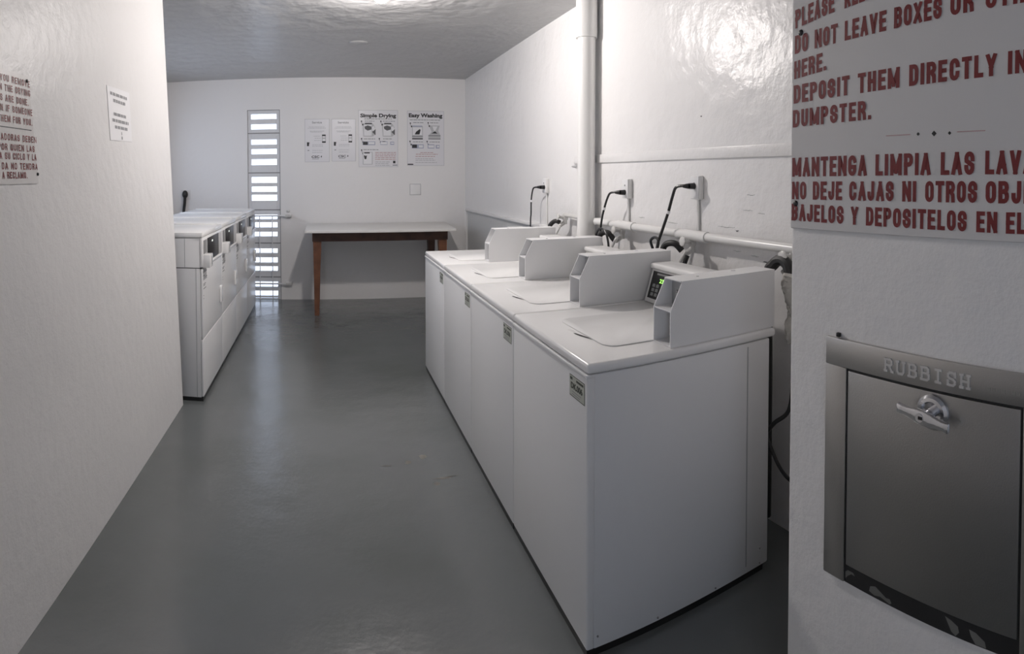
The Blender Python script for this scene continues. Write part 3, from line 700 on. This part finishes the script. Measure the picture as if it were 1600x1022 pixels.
WX = XR-.05
t = thing('water_pipe', (WX, 2.4, 1.19), 'white painted water pipe fixed level along the right wall above the washing machines', 'pipe')
b = MB(); b.cyl((WX, 3.34, 1.19), (WX, 1.60, 1.192), .021, M['pvc'], 20); b.cyl((XR, 3.34, 1.19), (WX-.01, 3.34, 1.19), .022, M['pvc'], 16)
b.cyl((WX, 2.18, 1.19), (WX, 2.42, 1.19), .027, M['pvc'], 20); b.cyl((WX, 2.86, 1.19), (WX, 3.05, 1.19), .027, M['pvc'], 20)
part('pipe', b, t)
def valve(y, z, parent):
    b = MB(); b.cyl((WX, y, z), (WX, y, z-.075), .015, M['brass'], 14); b.lathe([(.019, 0), (.021, .01), (.019, .025)], (WX, y, z-.045), (0, 0, 1), M['brass'], 6)
    b.cyl((WX, y, z-.03), (WX-.055, y, z-.02), .011, M['brass'], 12); b.lathe([(.017, 0), (.024, .005), (.024, .012), (.015, .016)], (WX-.05, y, z-.021), (-1, 0, .1), M['brass'], 8)
    b.cyl((WX, y, z-.06), (WX-.04, y+.015, z-.09), .014, M['brass'], 12)
    part('valve', b, parent, 'painted faucet valve')
for y in (2.30, 3.00, 1.62): valve(y, 1.185, t)
t2 = thing('valve_pipe', (WX, 3.72, 1.16), 'short painted valve pipe on the wall on the far side of the drain pipe', 'pipe')
b = MB(); b.cyl((WX, 3.58, 1.20), (WX, 3.86, 1.20), .014, M['brass'], 14); b.cyl((XR, 3.60, 1.20), (WX, 3.60, 1.20), .016, M['brass'], 12); b.cyl((WX, 3.60, 1.20), (WX, 3.60, 1.09), .010, M['brass'], 12); part('pipe', b, t2)
valve(3.84, 1.21, t2)
# bits of supply for each machine: thick black hose arching down, thin pale tube slanting down
def hose(pts, r, m, name, label, cat='hose', group=None): return single(name, MB().tube(pts, r, m, 10, 7), label, cat, group)
hose([(WX-.03, 3.86, 1.145), (WX-.06, 3.885, 1.155), (WX-.085, 3.92, 1.12), (WX-.09, 3.93, 1.06), (WX-.09, 3.93, .95), (WX-.09, 3.93, .6)], .016, M['rubber'], 'water_hose', 'thick black hose arching down on the far side of the tall drain pipe', group='black hoses behind the machines')
hose([(WX-.04, 3.02, 1.10), (WX-.07, 3.05, 1.145), (WX-.085, 3.11, 1.13), (WX-.09, 3.15, 1.07), (WX-.09, 3.16, .95), (WX-.09, 3.16, .6)], .016, M['rubber'], 'water_hose', 'thick black hose arching down on the near side of the tall drain pipe', group='black hoses behind the machines')
hose([(WX-.04, 2.33, 1.115), (WX-.065, 2.36, 1.150), (WX-.085, 2.415, 1.135), (WX-.09, 2.44, 1.06), (WX-.09, 2.43, .95), (WX-.09, 2.43, .6)], .016, M['rubber'], 'water_hose', 'thick black hose between the two nearest coin boxes', group='black hoses behind the machines')
hose([(1.612, 1.558, 1.06), (WX-.06, 1.575, 1.10), (WX-.055, 1.595, 1.135), (WX-.052, 1.63, 1.15), (WX-.055, 1.67, 1.13), (WX-.06, 1.70, 1.05), (WX-.06, 1.70, .6), (WX-.06, 1.70, .1)], .023, M['rubber'], 'drain_hose', 'thick black hose looping over behind the nearest machine beside the wall corner')
for y, w in ((3.83, 'on the far side of the tall drain pipe'), (2.985, 'below the middle wall socket'), (2.285, 'below the nearest wall socket')):
    hose([(WX-.045, y, 1.12), (WX-.07, y+.03, 1.05), (WX-.085, y+.05, .98), (WX-.085, y+.05, .6)], .009, M['pvc'], 'supply_tube', 'thin pale supply tube slanting down '+w, 'tube', 'pale supply tubes')
hose([(WX-.05, 2.27, 1.10), (WX-.07, 2.275, 1.04), (WX-.08, 2.265, .97), (WX-.08, 2.26, .6)], .012, M['rubber'], 'inlet_hose', 'short black hose low behind the nearest control console')
# crumpled wrap on the hose at the near corner
b = MB(); b.tube([(1.615, 1.557, 1.105), (1.61, 1.56, 1.06), (1.605, 1.555, 1.0), (1.612, 1.56, .95), (1.60, 1.555, .90), (1.598, 1.55, .84)], lambda t_: .034-.026*t_+.006*math.sin(9*t_), M['plastic'], 14, 5)
rnd = random.Random(5)
for v in b.bm.verts: v.co += Vector((rnd.uniform(-1, 1), rnd.uniform(-1, 1), rnd.uniform(-1, 1)))*.0045
single('plastic_wrap', b, 'crumpled pale plastic wrap hanging behind the nearest machine', 'plastic wrap')
hose([(1.600, 1.515, 1.03), (1.598, 1.515, .95), (1.592, 1.512, .84), (1.582, 1.515, .72), (1.565, 1.52, .60), (1.53, 1.56, .55), (1.525, 1.6, .50)], .008, M['rubber'], 'black_cable', 'black cable hanging down the back edge of the nearest machine', 'cable')
hose([(1.525, 1.62, .52), (1.53, 1.54, .40), (1.56, 1.50, .34), (1.62, 1.49, .30), (1.70, 1.52, .29), (XR-.008, 1.6, .30)], .007, M['rubber'], 'wall_cable', 'black cable sagging between the nearest machine and the wall', 'cable')
# wall sockets with their conduits, and the machines' cords
def socket(y, z, label, zend):
    t = thing('wall_socket', (XR, y, z-.06), label, 'wall socket', 'white wall sockets')
    b = MB(); b.box(XR-.030, XR, y-.036, y+.036, z-.058, z+.058, M['pvc'], .006, 3)
    part('box', b, t)
    b = MB(); b.box(XR-.034, XR-.028, y-.034, y+.034, z-.056, z+.056, M['enamel2'], .003); b.sphere((XR-.034, y, z+.02), .006, M['gray'], 8, (.4, 1, 1)); part('cover_plate', b, t)
    b = MB(); b.cyl((XR-.008, y, z-.056), (XR-.008, y-.005, zend), .007, M['pvc'], 10); part('conduit', b, t, 'thin painted conduit')
socket(4.30, 1.405, 'white wall socket on the far side of the tall drain pipe', .95)
socket(3.00, 1.405, 'white wall socket just on the near side of the tall drain pipe', 1.214)
socket(2.31, 1.425, 'white wall socket closest to the wall corner', 1.214)
def cord(name_label, y, z, pts, r=.0055, tagz=None):
    t = thing('power_cord', (XR-.034, y, z), name_label, 'power cord', 'black power cords')
    b = MB(); b.cyl((XR-.034, y, z), (XR-.066, y, z), .016, M['black'], 14, .014); b.lathe([(.014, 0), (.012, .012), (.008, .03)], (XR-.066, y, z), (-.7, .7, 0), M['black'], 12)
    part('plug', b, t)
    part('cable', MB().tube(pts, r, M['black'], 8, 8), t)
    if tagz is not None:
        i = min(range(len(pts)), key=lambda k: abs(pts[k][2]-tagz)); p = pts[i]
        q = pts[min(i+1, len(pts)-1)]; d = (Vector(q)-Vector(p)).normalized()
        part('tie', MB().cyl(Vector(p)-d*.008, Vector(p)+d*.008, r+.0025, M['paper'], 10), t, 'white cable tie')
    return t
XW = XR-.10
cord('black power cord hanging straight down from the far wall socket', 4.285, 1.393, [(XR-.085, 4.31, 1.393), (XW, 4.355, 1.385), (XW, 4.39, 1.34), (XW-.005, 4.395, 1.28), (XW-.01, 4.385, 1.18), (XW-.02, 4.37, 1.09), (XW-.02, 4.36, .7)], .006, 1.28)
cord('black power cord curving down from the middle wall socket, looped above the hoses', 3.0, 1.384, [(XR-.085, 3.02, 1.386), (XW, 3.06, 1.378), (XW, 3.10, 1.34), (XW-.005, 3.125, 1.285), (XW-.005, 3.15, 1.235), (XW-.005, 3.17, 1.165), (XW-.005, 3.165, 1.10), (XW-.005, 3.11, .95), (XW-.005, 3.03, .93), (XW-.06, 2.96, 1.02), (XW-.07, 2.95, 1.10), (XW-.07, 2.99, 1.16), (XW-.07, 3.07, 1.165), (XW-.07, 3.12, 1.08), (XW-.07, 3.11, .9), (XW-.07, 3.11, .6)], .0065, 1.285)
cord('black power cord with a white tie hanging from the wall socket closest to the corner', 2.31, 1.432, [(XR-.085, 2.33, 1.434), (XW, 2.37, 1.425), (XW, 2.40, 1.38), (XW-.005, 2.43, 1.30), (XW-.012, 2.465, 1.22), (XW-.02, 2.50, 1.14), (XW-.03, 2.51, 1.07), (XW-.03, 2.53, 1.10), (XW-.03, 2.555, 1.145), (XW-.02, 2.53, 1.165), (XW-.025, 2.49, 1.15), (XW-.03, 2.50, 1.09), (XW-.03, 2.52, 1.05), (XW-.03, 2.5, .95), (XW-.03, 2.5, .6)], .0075, 1.30)
# cord and socket behind the dryers on the back wall
t = thing('dryer_power_cord', (-1.70, YB, 1.05), 'dark plug and cord hanging on the back wall above the dryers', 'power cord')
b = MB(); b.sphere((-1.705, YB-.045, 1.285), .045, M['rubber'], 10, (.8, .7, 1.1)); part('plug', b, t)
part('cable', MB().tube([(-1.705, YB-.05, 1.26), (-1.71, YB-.05, 1.18), (-1.72, YB-.05, 1.10), (-1.725, YB-.05, 1.0), (-1.725, YB-.05, .8)], .018, M['rubber'], 10, 5), t)
part('cover_plate', MB().box(-1.765, -1.645, YB-.012, YB, 1.225, 1.345, M['wall'], .004), t, 'painted square plate')

# guard rails across the vent's lower half
t = thing('guard_rail', (-.7, YB-.05, 0), 'thin white painted rails across the lower half of the slotted vent', 'rail')
for z in (1.02, .20):
    part('rail', MB().cyl((-1.0, YB-.05, z), (-.41, YB-.05, z), .010, M['enamel2'], 10), t)
    part('bracket', MB().box(-.475, -.40, YB-.062, YB, z-.016, z+.016, M['brass'], .004), t)
for x in (-.785, -.632):
    part('upright', MB().cyl((x, YB-.05, 0), (x, YB-.05, 1.02), .006, M['enamel2'], 8), t)
b = MB(); b.sphere((-.44, YB-.012, 1.075), .022, M['brass'], 8, (1, .6, .8)); part('catch', b, t, 'small metal catch')
b = MB(); rnd = random.Random(3)
for y, z, l in ((2.30, 1.776, .012), (1.93, 1.40, .05), (1.95, 1.33, .06), (1.86, 1.32, .04), (2.02, 1.14, .05), (1.90, 1.13, .05), (1.83, 1.11, .03), (2.1, 1.245, .12), (2.55, 1.235, .1), (2.02, 1.232, .02), (1.95, 1.60, .02), (2.86, 1.245, .06)):
    n = max(3, int(l/.012)); P = [Vector((XR-.001, y-l/2+l*k/n, z+rnd.uniform(-.0018, .0018))) for k in range(n+1)]
    b.tube(P, lambda t_: .0022*(.4+math.sin(PI*min(max(t_, .05), .95))), M['greywall'] if l > .03 else M['inkmid'], 5, 1)
struct('wall_right_chips', b, 'small chips and cracks in the paint of the right wall')
single('wall_bar', MB().cyl((XR, 3.83, 1.551), (XR-.022, 3.70, 1.551), .005, M['ink3'], 8), 'short grey peg fixed to the right wall just beyond the tall drain pipe', 'peg')  # short grey bar just under the far end of the ledge
struct('ceiling_blister', MB().sphere((.311, 5.22, HC), .09, M['ceil'], 10, (1, .7, .16)), 'small blister in the ceiling paint')
# floor scuffs
def blob(cx, cy, rx, ry, m, seed, mb):
    rnd = random.Random(seed); pts = []
    for k in range(14):
        a = 2*PI*k/14; q = rnd.uniform(.55, 1.1); pts.append((cx+rx*q*math.cos(a), cy+ry*q*math.sin(a), .0004))
    mb.flat(pts, [tuple(range(14))], m)
b = MB()
for i, (x, y, rx, ry, m) in enumerate(((.503, 3.0, .022, .03, 'scuff'), (.57, 2.765, .06, .012, 'scuff'), (.615, 2.775, .03, .008, 'scuffdark'), (.525, 2.72, .02, .02, 'scuff'), (.309, 2.93, .03, .012, 'scuffdark'), (.42, 2.95, .02, .02, 'scuff'))):
    blob(x, y, rx, ry, M[m], i, b)
o = struct('floor_scuffs', b, 'scuffed worn patch in the floor paint')
